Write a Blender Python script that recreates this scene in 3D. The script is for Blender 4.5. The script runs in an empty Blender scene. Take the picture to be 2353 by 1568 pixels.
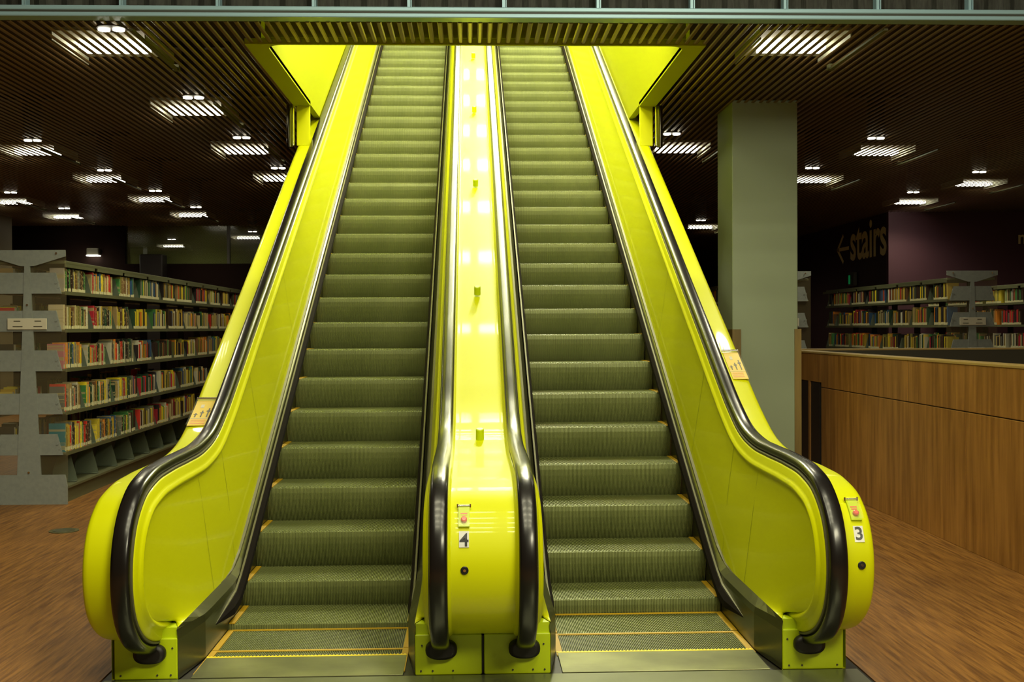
import bpy, math, random
from mathutils import Vector, Matrix
random.seed(7)
SC = bpy.context.scene
COL = SC.collection
PI = math.pi

# ------------------------------------------------------------------ materials
def mat(name, col, rough=.5, metal=0., spec=.5, coat=0., coat_r=.1, emit=None, es=0., alpha=1., trans=0., bump=None, noise=None):
    m = bpy.data.materials.new(name); m.use_nodes = True
    nt = m.node_tree; b = nt.nodes['Principled BSDF']
    b.inputs['Base Color'].default_value = (*col, 1); b.inputs['Roughness'].default_value = rough
    b.inputs['Metallic'].default_value = metal; b.inputs['Specular IOR Level'].default_value = spec
    b.inputs['Coat Weight'].default_value = coat; b.inputs['Coat Roughness'].default_value = coat_r
    b.inputs['Alpha'].default_value = alpha; b.inputs['Transmission Weight'].default_value = trans
    if emit:
        b.inputs['Emission Color'].default_value = (*emit, 1); b.inputs['Emission Strength'].default_value = es
    tc = nt.nodes.new('ShaderNodeTexCoord')
    if noise:                                   # (scale xyz, second colour, detail)
        mp = nt.nodes.new('ShaderNodeMapping'); mp.inputs['Scale'].default_value = noise[0]
        n = nt.nodes.new('ShaderNodeTexNoise'); n.inputs['Scale'].default_value = 1; n.inputs['Detail'].default_value = noise[2]
        r = nt.nodes.new('ShaderNodeValToRGB'); r.color_ramp.elements[0].position = .35; r.color_ramp.elements[1].position = .65
        r.color_ramp.elements[0].color = (*col, 1); r.color_ramp.elements[1].color = (*noise[1], 1)
        nt.links.new(tc.outputs['Object'], mp.inputs[0]); nt.links.new(mp.outputs[0], n.inputs['Vector'])
        nt.links.new(n.outputs['Fac'], r.inputs[0]); nt.links.new(r.outputs[0], b.inputs['Base Color'])
    if bump:                                    # (scale xyz, strength, distance)
        mp = nt.nodes.new('ShaderNodeMapping'); mp.inputs['Scale'].default_value = bump[0]
        n = nt.nodes.new('ShaderNodeTexNoise'); n.inputs['Scale'].default_value = 1; n.inputs['Detail'].default_value = 4
        bp = nt.nodes.new('ShaderNodeBump'); bp.inputs['Strength'].default_value = bump[1]; bp.inputs['Distance'].default_value = bump[2]
        nt.links.new(tc.outputs['Object'], mp.inputs[0]); nt.links.new(mp.outputs[0], n.inputs['Vector'])
        nt.links.new(n.outputs['Fac'], bp.inputs['Height']); nt.links.new(bp.outputs[0], b.inputs['Normal'])
    return m

YELLOW = mat('lime_enamel', (.60, .635, .0), .45, spec=.2, coat=.28, coat_r=.05, noise=((.9, .9, .9), (.63, .66, .0), 3))
YWALL = mat('lime_paint', (.40, .43, .0), .6, spec=.05)
BASEY = mat('lime_base_plate', (.50, .62, .0), .45, coat=.2)  # darker lime; the shade on the base plates is put into it
RUBBER = mat('black_rubber', (.006, .005, .005), .26, spec=.5, coat=.12, coat_r=.1)
BOOT = mat('inlet_rubber', (.006, .004, .004), .5)
SKIRT = mat('dark_steel', (.10, .10, .045), .28, metal=.75, bump=((2, 2, 60), .08, .002))
TRIMM = mat('bright_steel', (.12, .115, .055), .6, metal=.4)
BRUSH = mat('black_brush', (.008, .005, .004), .8, spec=.1)
ENDM = mat('bookend_steel', (.12, .145, .10), .5)
STEP = mat('step_metal', (.245, .27, .10), .42, metal=.2, spec=.4, noise=((3, 3, 3), (.19, .215, .075), 4))
MARK = mat('yellow_marking', (.50, .30, .01), .5)
COMB = mat('comb_yellow', (.85, .66, .01), .45)
JOINT = mat('joint_line', (.22, .25, .0), .6)
LAND = mat('landing_metal', (.15, .155, .085), .34, metal=.7, noise=((2.5, 3, 1), (.27, .275, .14), 4), bump=((3, 60, 3), .15, .002))
LAND2 = mat('landing_metal_front', (.17, .18, .12), .3, metal=.7, noise=((2, 2, 1), (.24, .25, .17), 4))
BLACK = mat('black', (.008, .005, .005), .5)
CHROME = mat('chrome', (.75, .72, .6), .12, metal=1)
STEEL = mat('shelf_steel', (.23, .255, .245), .55, noise=((30, 30, 30), (.26, .285, .27), 2))
SHELF = mat('shelf_enamel', (.115, .12, .06), .5)
DARKM = mat('dark_metal', (.05, .045, .03), .5)
WHITE = mat('white_plate', (.62, .62, .60), .4, coat=.5, coat_r=.08)
INK = mat('ink', (.006, .006, .008), .4)
RED = mat('red_button', (.75, .10, .08), .35, coat=.6)
ORANGE = mat('warning_orange', (.72, .50, .0), .4, coat=.4)
CLEAR = mat('clear_cover', (.75, .75, .55), .1, alpha=.05, coat=.5)
ACRYL = mat('acrylic', (.34, .28, .15), .4, alpha=.10, spec=.2)
PAPER = mat('paper_card', (.62, .58, .46), .6)
PAGES = mat('pages', (.55, .50, .36), .8)
LABELM = mat('call_number_label', (.62, .58, .36), .6)
COLGREY = mat('grey_green_paint', (.25, .30, .20), .6)
COLWARM = mat('brown_paint', (.14, .11, .05), .7)
WOODEDGE = mat('wood_edge', (.42, .29, .10), .45)
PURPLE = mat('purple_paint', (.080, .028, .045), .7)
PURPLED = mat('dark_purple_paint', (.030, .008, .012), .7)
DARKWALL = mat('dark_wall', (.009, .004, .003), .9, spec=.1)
SIGNY = mat('sign_letters', (.9, .78, .42), .6)
SLAT = mat('ceiling_slat', (.21, .128, .055), .36, metal=.45)
REFL = mat('lamp_reflector', (.45, .45, .36), .7)
PLENUM = mat('plenum', (.07, .045, .02), .9)
BEAM = mat('blue_grey_steel', (.27, .43, .52), .38, metal=.25)
BEAMD = mat('painted_gap_shade', (.03, .035, .03), .6)
MESHD = mat('pleated_mesh', (.030, .032, .026), .75, noise=((70, 70, 14), (.014, .014, .012), 3))
HOUS = mat('lamp_housing', (.03, .02, .015), .6)
LAMP = mat('lamp_glow', (1, 1, .9), .5, emit=(1., .97, .78), es=17)
LAMPD = mat('downlight_glow', (1, 1, .9), .5, emit=(1., .95, .75), es=14)
SHAFTL = mat('shaft_lamp_glow', (1, 1, .9), .5, emit=(1., .97, .74), es=36)
GREEN = mat('green_glow', (.0, .3, .1), .5, emit=(.02, .55, .14), es=.12)

def wood_mat(name, c1, c2, scale, rough, seams=None):
    m = bpy.data.materials.new(name); m.use_nodes = True
    nt = m.node_tree; b = nt.nodes['Principled BSDF']; b.inputs['Roughness'].default_value = rough
    tc = nt.nodes.new('ShaderNodeTexCoord')
    def nz(sc, det):
        mp = nt.nodes.new('ShaderNodeMapping'); mp.inputs['Scale'].default_value = sc
        n = nt.nodes.new('ShaderNodeTexNoise'); n.inputs['Scale'].default_value = 1; n.inputs['Detail'].default_value = det
        n.inputs['Roughness'].default_value = .6
        nt.links.new(tc.outputs['Object'], mp.inputs[0]); nt.links.new(mp.outputs[0], n.inputs['Vector']); return n
    a = nz(scale, 5); c = nz((1.1, .8, .9), 2)
    r = nt.nodes.new('ShaderNodeValToRGB'); r.color_ramp.elements[0].position = .36; r.color_ramp.elements[1].position = .64
    r.color_ramp.elements[0].color = (*c1, 1); r.color_ramp.elements[1].color = (*c2, 1)
    mx = nt.nodes.new('ShaderNodeMix'); mx.data_type = 'RGBA'; mx.blend_type = 'MULTIPLY'; mx.inputs['Factor'].default_value = .35
    nt.links.new(a.outputs['Fac'], r.inputs[0]); nt.links.new(r.outputs[0], mx.inputs['A'])
    g = nt.nodes.new('ShaderNodeMapRange'); g.inputs['From Min'].default_value = .3; g.inputs['From Max'].default_value = .7
    g.inputs['To Min'].default_value = .55; g.inputs['To Max'].default_value = 1.15
    nt.links.new(c.outputs['Fac'], g.inputs[0]); nt.links.new(g.outputs[0], mx.inputs['B']); nt.links.new(mx.outputs['Result'], b.inputs['Base Color'])
    bp = nt.nodes.new('ShaderNodeBump'); bp.inputs['Strength'].default_value = .25; bp.inputs['Distance'].default_value = .002
    nt.links.new(a.outputs['Fac'], bp.inputs['Height']); nt.links.new(bp.outputs[0], b.inputs['Normal'])
    return m
FLOORM = wood_mat('end_grain_floor', (.130, .050, .008), (.32, .145, .029), (46, 2.6, 1), .5)
COUNTERM = wood_mat('counter_veneer', (.26, .115, .024), (.44, .215, .052), (14, 14, 1.1), .42)
WAINS = wood_mat('wainscot_veneer', (.16, .11, .03), (.24, .165, .045), (14, 14, 1.1), .5)

BOOKC = bpy.data.materials.new('book_cover'); BOOKC.use_nodes = True
def _bc():
    nt = BOOKC.node_tree; b = nt.nodes['Principled BSDF']; b.inputs['Roughness'].default_value = .45
    oi = nt.nodes.new('ShaderNodeObjectInfo'); tc = nt.nodes.new('ShaderNodeTexCoord')
    ad = nt.nodes.new('ShaderNodeVectorMath'); ad.operation = 'ADD'
    mp = nt.nodes.new('ShaderNodeMapping'); mp.inputs['Scale'].default_value = (0, 3, 9)
    n = nt.nodes.new('ShaderNodeTexNoise'); n.inputs['Scale'].default_value = 1; n.inputs['Detail'].default_value = 2
    r = nt.nodes.new('ShaderNodeValToRGB'); r.color_ramp.elements[0].position = .57; r.color_ramp.elements[1].position = .60
    cm = nt.nodes.new('ShaderNodeCombineXYZ'); mu = nt.nodes.new('ShaderNodeMath'); mu.operation = 'MULTIPLY'; mu.inputs[1].default_value = 57
    nt.links.new(oi.outputs['Random'], mu.inputs[0]); nt.links.new(mu.outputs[0], cm.inputs[0]); nt.links.new(mu.outputs[0], cm.inputs[2])
    nt.links.new(tc.outputs['Object'], mp.inputs[0]); nt.links.new(mp.outputs[0], ad.inputs[0]); nt.links.new(cm.outputs[0], ad.inputs[1])
    nt.links.new(ad.outputs[0], n.inputs['Vector']); nt.links.new(n.outputs['Fac'], r.inputs[0])
    iv = nt.nodes.new('ShaderNodeMix'); iv.data_type = 'RGBA'; iv.inputs['B'].default_value = (.45, .38, .18, 1)
    ml = nt.nodes.new('ShaderNodeMath'); ml.operation = 'MULTIPLY'; ml.inputs[1].default_value = .75
    nt.links.new(r.outputs[0], ml.inputs[0]); nt.links.new(ml.outputs[0], iv.inputs['Factor'])
    nt.links.new(oi.outputs['Color'], iv.inputs['A']); nt.links.new(iv.outputs['Result'], b.inputs['Base Color'])
_bc()
BOOKV = bpy.data.materials.new('far_book_cover'); BOOKV.use_nodes = True
def _bv():
    nt = BOOKV.node_tree; b = nt.nodes['Principled BSDF']; b.inputs['Roughness'].default_value = .5
    at = nt.nodes.new('ShaderNodeAttribute'); at.attribute_name = 'cover'
    nt.links.new(at.outputs['Color'], b.inputs['Base Color'])
_bv()

# ------------------------------------------------------------------ builders
WL = {}
class MB:
    def __init__(s): s.v = []; s.f = []; s.m = []; s.sm = []
    def add(s, vs, fs, mi=0, smooth=False):
        k = len(s.v); s.v += [tuple(v) for v in vs]
        for f in fs: s.f.append([k + i for i in f]); s.m.append(mi); s.sm.append(smooth)
    def box(s, x0, x1, y0, y1, z0, z1, mi=0, b=0.):
        if b <= 0:
            vs = [(x, y, z) for z in (z0, z1) for y in (y0, y1) for x in (x0, x1)]
            s.add(vs, [(0, 2, 3, 1), (4, 5, 7, 6), (0, 1, 5, 4), (2, 6, 7, 3), (0, 4, 6, 2), (1, 3, 7, 5)], mi); return
        b = min(b, (x1-x0)*.45, (y1-y0)*.45, (z1-z0)*.45)
        def ring(z, i):
            return [(x0+b+i, y0+i, z), (x1-b-i, y0+i, z), (x1-i, y0+b+i, z), (x1-i, y1-b-i, z), (x1-b-i, y1-i, z), (x0+b+i, y1-i, z), (x0+i, y1-b-i, z), (x0+i, y0+b+i, z)]
        vs = ring(z0, b*.6) + ring(z0+b, 0) + ring(z1-b, 0) + ring(z1, b*.6)
        fs = [tuple(range(7, -1, -1)), tuple(range(24, 32))]
        for r in range(3):
            for i in range(8): fs.append((r*8+i, r*8+(i+1) % 8, r*8+8+(i+1) % 8, r*8+8+i))
        s.add(vs, fs, mi)
    def cyl(s, p0, p1, r, n=16, mi=0, r1=None, smooth=True):
        p0, p1 = Vector(p0), Vector(p1); d = (p1-p0).normalized(); r1 = r if r1 is None else r1
        a = d.orthogonal().normalized(); c = d.cross(a)
        vs = [p0+(a*math.cos(2*PI*i/n)+c*math.sin(2*PI*i/n))*r for i in range(n)]+[p1+(a*math.cos(2*PI*i/n)+c*math.sin(2*PI*i/n))*r1 for i in range(n)]
        s.add(vs, [(i, (i+1) % n, n+(i+1) % n, n+i) for i in range(n)], mi, smooth)
        s.add([vs[i] for i in range(n)], [tuple(range(n-1, -1, -1))], mi); s.add([vs[n+i] for i in range(n)], [tuple(range(n))], mi)
    def rows(s, rws, mi=0, closed=False, smooth=True, cap=False):
        n = len(rws[0]); vs = [p for r in rws for p in r]; fs = []
        for j in range(len(rws)-1):
            for i in range(n if closed else n-1):
                fs.append((j*n+i, j*n+(i+1) % n, (j+1)*n+(i+1) % n, (j+1)*n+i))
        s.add(vs, fs, mi, smooth)
        if cap:
            s.add(rws[0], [tuple(range(n-1, -1, -1))], mi); s.add(rws[-1], [tuple(range(n))], mi)
    def build(s, name, mats, parent=None, loc=(0, 0, 0), autosm=True):
        """vertices are in world space; loc is the object's origin in world space"""
        L = Vector(loc)
        me = bpy.data.meshes.new(name)
        me.from_pydata([(x-L.x, y-L.y, z-L.z) for x, y, z in s.v], [], s.f)
        for m in (mats if isinstance(mats, (list, tuple)) else [mats]): me.materials.append(m)
        for p, mi, sm in zip(me.polygons, s.m, s.sm): p.material_index = mi; p.use_smooth = sm
        me.update()
        o = bpy.data.objects.new(name, me)
        return link(o, parent, L)
def link(o, parent, world):
    COL.objects.link(o); w = Vector(world); WL[o.name] = w
    if parent is not None:
        o.parent = parent; o.location = w-WL[parent.name]
    else: o.location = w
    return o
def tag(o, label, cat=None, group=None, kind=None):
    if label: o['label'] = label
    if cat: o['category'] = cat
    if group: o['group'] = group
    if kind: o['kind'] = kind
    return o
def thing(name, label, cat, loc, group=None):
    o = bpy.data.objects.new(name, None); o.empty_display_size = .1
    link(o, None, loc); return tag(o, label, cat, group)
def struct(o): o['kind'] = 'structure'; return o
def copy_obj(o, parent=None, world=None):
    c = o.copy(); COL.objects.link(c)
    w = Vector(world) if world is not None else WL[o.name]; WL[c.name] = w
    c.parent = parent; c.location = w-WL[parent.name] if parent is not None else w
    return c
def text_mesh(ch, size, off):
    cu = bpy.data.curves.new('t', 'FONT'); cu.body = ch; cu.size = size; cu.offset = off; cu.align_x = 'CENTER'; cu.align_y = 'CENTER'
    t = bpy.data.objects.new('t', cu); COL.objects.link(t)
    dg = bpy.context.evaluated_depsgraph_get(); dg.update()
    me = bpy.data.meshes.new_from_object(t.evaluated_get(dg))
    vs = [tuple(v.co) for v in me.vertices]; fs = [tuple(p.vertices) for p in me.polygons]
    bpy.data.objects.remove(t); bpy.data.curves.remove(cu); bpy.data.meshes.remove(me)
    cx = (min(v[0] for v in vs)+max(v[0] for v in vs))/2; cy = (min(v[1] for v in vs)+max(v[1] for v in vs))/2
    return [(v[0]-cx, v[1]-cy) for v in vs], fs

# ------------------------------------------------------------------ camera
F_PX = 2612.33; PITCH, YAW, ROLL = -.0115, .0361, -.005
cam = bpy.data.cameras.new('camera'); co = bpy.data.objects.new('camera', cam); COL.objects.link(co); SC.camera = co
cam.sensor_width = 36; cam.lens = 36*F_PX/2353; cam.clip_end = 200
cy, sy, cp, sp = math.cos(YAW), math.sin(YAW), math.cos(PITCH), math.sin(PITCH)
fw = Vector((sy*cp, cy*cp, sp)); rt = Vector((cy, -sy, 0)); up = rt.cross(fw)
r2 = rt*math.cos(ROLL)+up*math.sin(ROLL); u2 = up*math.cos(ROLL)-rt*math.sin(ROLL)
M = Matrix(((r2.x, u2.x, -fw.x, -.0581), (r2.y, u2.y, -fw.y, 0), (r2.z, u2.z, -fw.z, 1.6238), (0, 0, 0, 1)))
co.matrix_world = M

# ------------------------------------------------------------------ escalator profiles
SL = .5369; Y0 = 6.25; CX = -.010; YTOP = 19.6
ctrl = [(19.6, 8.00), (16, 6.075), (12, 3.937), (9.5, 2.600), (8.3, 1.958), (7.6, 1.588), (7.13, 1.335), (6.80, 1.165), (6.50, 1.045), (6.20, .995), (5.90, .985),
        (5.55, .98), (5.27, .960), (5.07, .905), (4.935, .80), (4.865, .655), (4.858, .505), (4.91, .36), (5.02, .25), (5.17, .175), (5.36, .130), (5.50, .112)]
def catmull(P, step=.035):
    out = []
    for i in range(len(P)-1):
        p0 = P[max(i-1, 0)]; p1 = P[i]; p2 = P[i+1]; p3 = P[min(i+2, len(P)-1)]
        L = math.hypot(p2[0]-p1[0], p2[1]-p1[1])
        if i < 3: out.append(p1); continue
        # centripetal tangents, limited for long neighbours
        def tan(a, b, c):
            l1 = max(math.hypot(b[0]-a[0], b[1]-a[1]), 1e-6); l2 = max(math.hypot(c[0]-b[0], c[1]-b[1]), 1e-6)
            return tuple(((b[k]-a[k])/l1*l2+(c[k]-b[k])/l2*l1)/(l1+l2) for k in (0, 1))
        t1 = tan(p0, p1, p2) if i else (0, 0); t2 = tan(p1, p2, p3) if i+2 < len(P) else ((p2[0]-p1[0])/L, (p2[1]-p1[1])/L)
        n = max(2, int(L/step))
        for j in range(n):
            t = j/n; h1 = 2*t**3-3*t*t+1; h2 = t**3-2*t*t+t; h3 = -2*t**3+3*t*t; h4 = t**3-t*t
            out.append(tuple(h1*p1[k]+h2*L*t1[k]+h3*p2[k]+h4*L*t2[k] for k in (0, 1)))
    out.append(P[-1]); return out
PATH = catmull(ctrl)
NP = len(PATH)
NRM = []
for i in range(NP):
    a = PATH[max(i-1, 0)]; b = PATH[min(i+1, NP-1)]; d = math.hypot(b[0]-a[0], b[1]-a[1]); t = ((b[0]-a[0])/d, (b[1]-a[1])/d)
    NRM.append((t[1], -t[0]))
def pp(i, ins): return (PATH[i][0]-ins*NRM[i][0], PATH[i][1]-ins*NRM[i][1])
def stepline(y):
    if y < 5.87: return 0.
    if y < 6.63: return SL/1.52*(y-5.87)**2
    return SL*(y-Y0)
def kz(y):           # lower edge of the inner panel / top of the skirt
    a = SL*(y-Y0)+.09; b = .242
    k = .10; h = max(k-abs(a-b), 0)/k
    return max(a, b)+h*h*k*.25
KEND = 5.315
def kpt(i):
    """point on the skirt line that belongs to path sample i"""
    y, z = PATH[i]
    yk = y+.32 if y > 7.6 else None
    if yk is None:
        # spread the rest of the samples over the rest of the skirt line by arc length
        s = (ARC[i]-ARC[I76])/(ARC[-1]-ARC[I76]); y7 = 7.6+.32
        yk = y7+(KEND-y7)*s**1.0
    return (yk, kz(yk))
ARC = [0.]
for i in range(1, NP): ARC.append(ARC[-1]+math.hypot(PATH[i][0]-PATH[i-1][0], PATH[i][1]-PATH[i-1][1]))
I76 = min(i for i in range(NP) if PATH[i][0] <= 7.6)
def skx(y):          # distance of skirt face from handrail centre
    return .125 if y < 5.315 else (.125+.048*min(1, (y-5.315)/.34))
RA, RB = .194, 1.54   # handrail centres from the axis

def side_rows(mb, xr, sg, full_outer):
    """xr handrail centre x; sg = +1 when the steps lie on the +x side. Adds inner face (bead + panel)."""
    prof = [(.0, .040), (.043, .042), (.050, .050), (.052, .084), (.060, .094), (.070, .104), (.071, .114), (.062, .124), (.056, .130)]
    rws = []
    for t, ins in prof: rws.append([(xr+sg*t, *pp(i, ins)) for i in range(NP)])
    if sg < 0: rws = rws[::-1]
    mb.rows(rws)
    pr = []
    for q in (0, .33, .66, 1.):
        row = []
        for i in range(NP):
            a = pp(i, .130); k = kpt(i); t = .056+(.125-.056)*q
            row.append((xr+sg*t, a[0]+(k[0]-a[0])*q, a[1]+(k[1]-a[1])*q))
        pr.append(row)
    if sg < 0: pr = pr[::-1]
    mb.rows(pr)

def skirt(xr, sg, parent):
    mb = MB(); ys = [5.315, 5.4, 5.5, 5.6, 5.656]+[5.656+.1*j for j in range(1, 14)]+[7.4, 8, 9, 11, 14, 19.4]
    top = [(xr+sg*.125, y, kz(y)) for y in ys]
    mid = [(xr+sg*(skx(y)-.006), y, kz(y)-.012-.02*min(1, max(0, (y-5.3)/.5))) for y in ys]
    lo = [(xr+sg*skx(y), y, kz(y)-.06) for y in ys]
    bot = [(xr+sg*skx(y), y, max(0., stepline(y)-.35) if y > 6.2 else 0.) for y in ys]
    rr = [top, mid, lo, bot]
    if sg < 0: rr = rr[::-1]
    mb.rows(rr, smooth=False)
    o = mb.build('skirt', SKIRT, parent, (xr+sg*.15, 6, 0))
    # bright strip along the joint of panel and skirt, incline only
    mb = MB(); ys = [6.2, 6.35, 6.5, 6.7, 6.9, 7.1, 7.4, 8, 9, 11, 14, 19.4]
    a = [(xr+sg*.124, y, kz(y)+.004) for y in ys]; b = [(xr+sg*(.124+.016*min(1, (y-6.2)/.6)), y, kz(y)-.002) for y in ys]; c = [(xr+sg*(.124+.022*min(1, (y-6.2)/.6)), y, kz(y)-.03) for y in ys]
    rr = [a, b, c]
    if sg < 0: rr = rr[::-1]
    mb.rows(rr, smooth=False); t = mb.build('skirt_trim', TRIMM, o, (xr+sg*.15, 6, 0)); t['label'] = 'bright steel trim strip'
    # brush
    mb = MB(); ys = [5.88, 5.94, 6.05, 6.2, 6.35, 6.5, 6.65, 6.8, 7, 7.3, 8, 9.5, 12, 15, 19.4]
    rws = []
    for y in ys:
        k = min(1, (y-5.88)/.35+.08); z = max(stepline(y)+.041, .105); x0 = xr+sg*(skx(y)-.002); w = .034*k; h = .045*k
        rws.append([(x0, y, z+h), (x0+sg*w*.5, y, z+h), (x0+sg*w, y, z+h*.3), (x0+sg*w, y, z-h*.6), (x0, y, z-h*.95)])
    mb.rows(rws, closed=True, smooth=False, cap=True)
    b = mb.build('safety_brush', BRUSH, parent, (xr+sg*.17, 6, .1))
    mb = MB(); rws = []
    for y in ys:
        k = min(1, (y-5.88)/.35+.08); z = max(stepline(y)+.041, .105); x0 = xr+sg*(skx(y)); w = .011*k; h = .045*k
        rws.append([(x0, y, z+h+.007*k), (x0+sg*w, y, z+h+.006*k), (x0+sg*w, y, z+h), (x0, y, z+h)])
    mb.rows(rws, closed=True, smooth=False, cap=True); mb.build('brush_holder', TRIMM, b, (xr+sg*.17, 6, .1))

def handrail(xr, parent):
    mb = MB(); prof = [(-.018, -.030), (-.034, -.026), (-.0405, -.012), (-.0405, -.002), (-.036, .008), (-.026, .0135), (-.010, .0155),
                       (.010, .0155), (.026, .0135), (.036, .008), (.0405, -.002), (.0405, -.012), (.034, -.026), (.018, -.030)]
    rws = []
    for i in range(NP):
        rws.append([(xr+t, PATH[i][0]+n*NRM[i][0], PATH[i][1]+n*NRM[i][1]) for t, n in prof])
    mb.rows(rws, closed=True, cap=True)
    return mb.build('handrail', RUBBER, parent, (xr, 5.5, .6))

def guide(xr, sg, parent):
    mb = MB(); rws = []
    for t, n in [(-.036, -.040), (-.036, -.032), (-.034, -.029), (.042, -.029), (.0445, -.032), (.0445, -.040)]:
        rws.append([(xr+sg*t, PATH[i][0]+n*NRM[i][0], PATH[i][1]+n*NRM[i][1]) for i in range(NP-1)])
    mb.rows(rws[::-1] if sg > 0 else rws, smooth=False)
    g = mb.build('handrail_guide', TRIMM, parent, (xr, 5.5, .55)); return g

def inlet(xr, parent):
    mb = MB(); n = 28; rws = []
    for (s, y) in [(1.0, 5.305), (1.0, 5.285), (.93, 5.272), (.72, 5.268)]:
        r = []
        for k in range(n):
            a = 2*PI*k/n; cx_ = math.copysign(abs(math.cos(a))**.8, math.cos(a)); cz = math.copysign(abs(math.sin(a))**.8, math.sin(a))
            r.append((xr+.074*s*cx_, y, .125+.046*s*cz))
        rws.append(r)
    mb.rows(rws, closed=True, cap=True)
    return mb.build('handrail_inlet', BOOT, parent, (xr, 5.3, .12))

def base_plate(x0, x1, parent, screws):
    mb = MB(); mb.box(x0, x1, 5.312, 5.52, 0, .19, b=.004); mb.box(x0+.002, x1-.002, 5.325, 5.52, .15, .238)
    o = mb.build('base_plate', BASEY, parent, ((x0+x1)/2, 5.31, 0))
    for x, z in screws:
        m = MB(); m.cyl((x, 5.312, z), (x, 5.308, z), .0045, 10); m.build('screw', DARKM, o, (x, 5.31, z))
    return o

def outer_balustrade(xr, sg, parent):
    """sg +1: steps on +x side"""
    mb = MB()
    prof = [(-.180, .11), (-.180, .078), (-.176, .064), (-.166, .055), (-.150, .051), (-.06, .046), (.0, .040)]
    rws = [[(xr+sg*t, *pp(i, ins)) for i in range(NP)] for t, ins in prof]
    # outside cladding down to the floor / truss underside
    lowr = []
    for i in range(NP):
        k = kpt(i); lowr.append((xr-sg*.180, k[0], k[1]))
    und = []
    for i in range(NP):
        k = kpt(i); y = k[0]+(.45 if k[0] > 7.6 else 0)
        z = max(0, SL*(k[0]-Y0)-.95) if k[0] > 6.2 else 0
        und.append((xr-sg*.180, k[0], z))
    rws = [und, lowr]+rws
    if sg < 0: rws = rws[::-1]
    mb.rows(rws[:3] if sg > 0 else rws[-3:], smooth=False); mb.rows(rws[2:] if sg > 0 else rws[:-2])
    side_rows(mb, xr, sg, True)
    # underside of truss to the skirt side and the closing of the nose bottom
    mb.rows([[(xr+sg*.125, u[1], u[2]) for u in und], und], smooth=False)
    e0 = [(xr+sg*t, *pp(NP-1, ins)) for t, ins in prof]; e1 = [(xr+sg*t, 5.52, .02) for t, ins in prof]
    mb.rows([e0, e1], smooth=False)
    bo = mb.build('outer_balustrade', YELLOW, parent, (xr, 5.31, 0))
    for yj in (6.02, 6.55, 7.35, 8.7, 10.6, 12.6):
        i = min(range(NP), key=lambda q: abs(PATH[q][0]-yj)+(9 if PATH[q][1] < .9 else 0))
        a = pp(i, .130); k = (yj+.04 if yj < 7 else yj+.16); k = (k, kz(k))
        mb = MB(); rws = []
        for dy in (-.002, .002):
            row = []
            for q in (.02, .5, .99):
                # sample the panel surface between the same two curves
                j = min(range(NP), key=lambda m: abs((pp(m, .13)[0]+(kpt(m)[0]-pp(m, .13)[0])*q)-(a[0]+(k[0]-a[0])*q))+(9 if PATH[m][1] < .7 else 0))
                A_ = pp(j, .13); K_ = kpt(j); t = .056+.069*q
                row.append((xr+sg*(t+.0012), a[0]+(k[0]-a[0])*q+dy, A_[1]+(K_[1]-A_[1])*q))
            rws.append(row)
        mb.rows(rws if sg < 0 else rws[::-1], smooth=False)
        mb.build('panel_joint', JOINT, bo, (xr, yj, .6))
    return bo

# ---- a step: grooved riser + tread, origin at the middle of the nosing
def step_mesh():
    W = .996; n = 111; pitch = W/n; prof = []; D = .0095
    for k in range(n):
        x = -W/2+k*pitch
        prof += [(x+.0002, 1), (x+.0030, 1), (x+.0040, 0), (x+pitch-.0008, 0)]
    path = [(.445, -.03, 0, 1), (.400, -.001, 0, 1), (.012, 0, 0, 1), (.003, -.003, -.6, .8), (0, -.012, -1, .1), (-.004, -.04, -1, 0), (-.002, -.08, -1, -.1), (.006, -.12, -1, -.2), (.019, -.165, -1, -.3), (.037, -.21, -.9, -.4), (.062, -.26, -.9, -.4)]
    mb = MB(); rws = []
    for y, z, ny, nz in path:
        rws.append([(x, y-(0 if up_ else 1)*D*ny, z-(0 if up_ else 1)*D*nz) for x, up_ in prof])
    mb.rows(rws[::-1], smooth=False)
    return mb
def mark_mesh():
    mb = MB()
    mb.box(-.0155, .0155, .006, .397, -.004, .0018)
    return mb
_m = step_mesh(); STEP0 = None; MARK0 = None

def make_steps(xc, yn, zn, parent, kmin, kmax):
    """yn, zn one nosing on the incline, k counts steps up"""
    global STEP0, MARK0
    y0 = yn-zn/SL
    for k in range(kmin, kmax+1):
        y = yn+.4*k
        s = y-y0+Y0; z = stepline(s) if s > 5.87 else 0.
        w = (xc, y, z-.001)
        flat = z < .03
        if STEP0 is None:
            mb = MB(); mb.v = [(a+w[0], b+w[1], c+w[2]) for a, b, c in _m.v]; mb.f, mb.m, mb.sm = _m.f, _m.m, _m.sm
            STEP0 = mb.build('step', STEP, parent, w); s0 = STEP0
            mk = mark_mesh(); wm = (w[0]-.4815, w[1], w[2]); mk.v = [(a+wm[0], b+wm[1], c+wm[2]) for a, b, c in mk.v]
            MARK0 = mk.build('edge_marking', MARK, STEP0, wm); MARK0['label'] = 'yellow painted edge strip'
        else:
            s0 = copy_obj(STEP0, parent, w); copy_obj(MARK0, s0, (w[0]-.4815, w[1], w[2]))
        copy_obj(MARK0, s0, (w[0]+.4815, w[1], w[2]))
        if flat:
            mk = MB(); mk.box(xc-.466, xc+.466, y+.376, y+.397, z-.004, z+.0008); mk = mk.build('rear_marking', MARK, s0, w); mk['label'] = 'yellow rear edge line'

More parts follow.
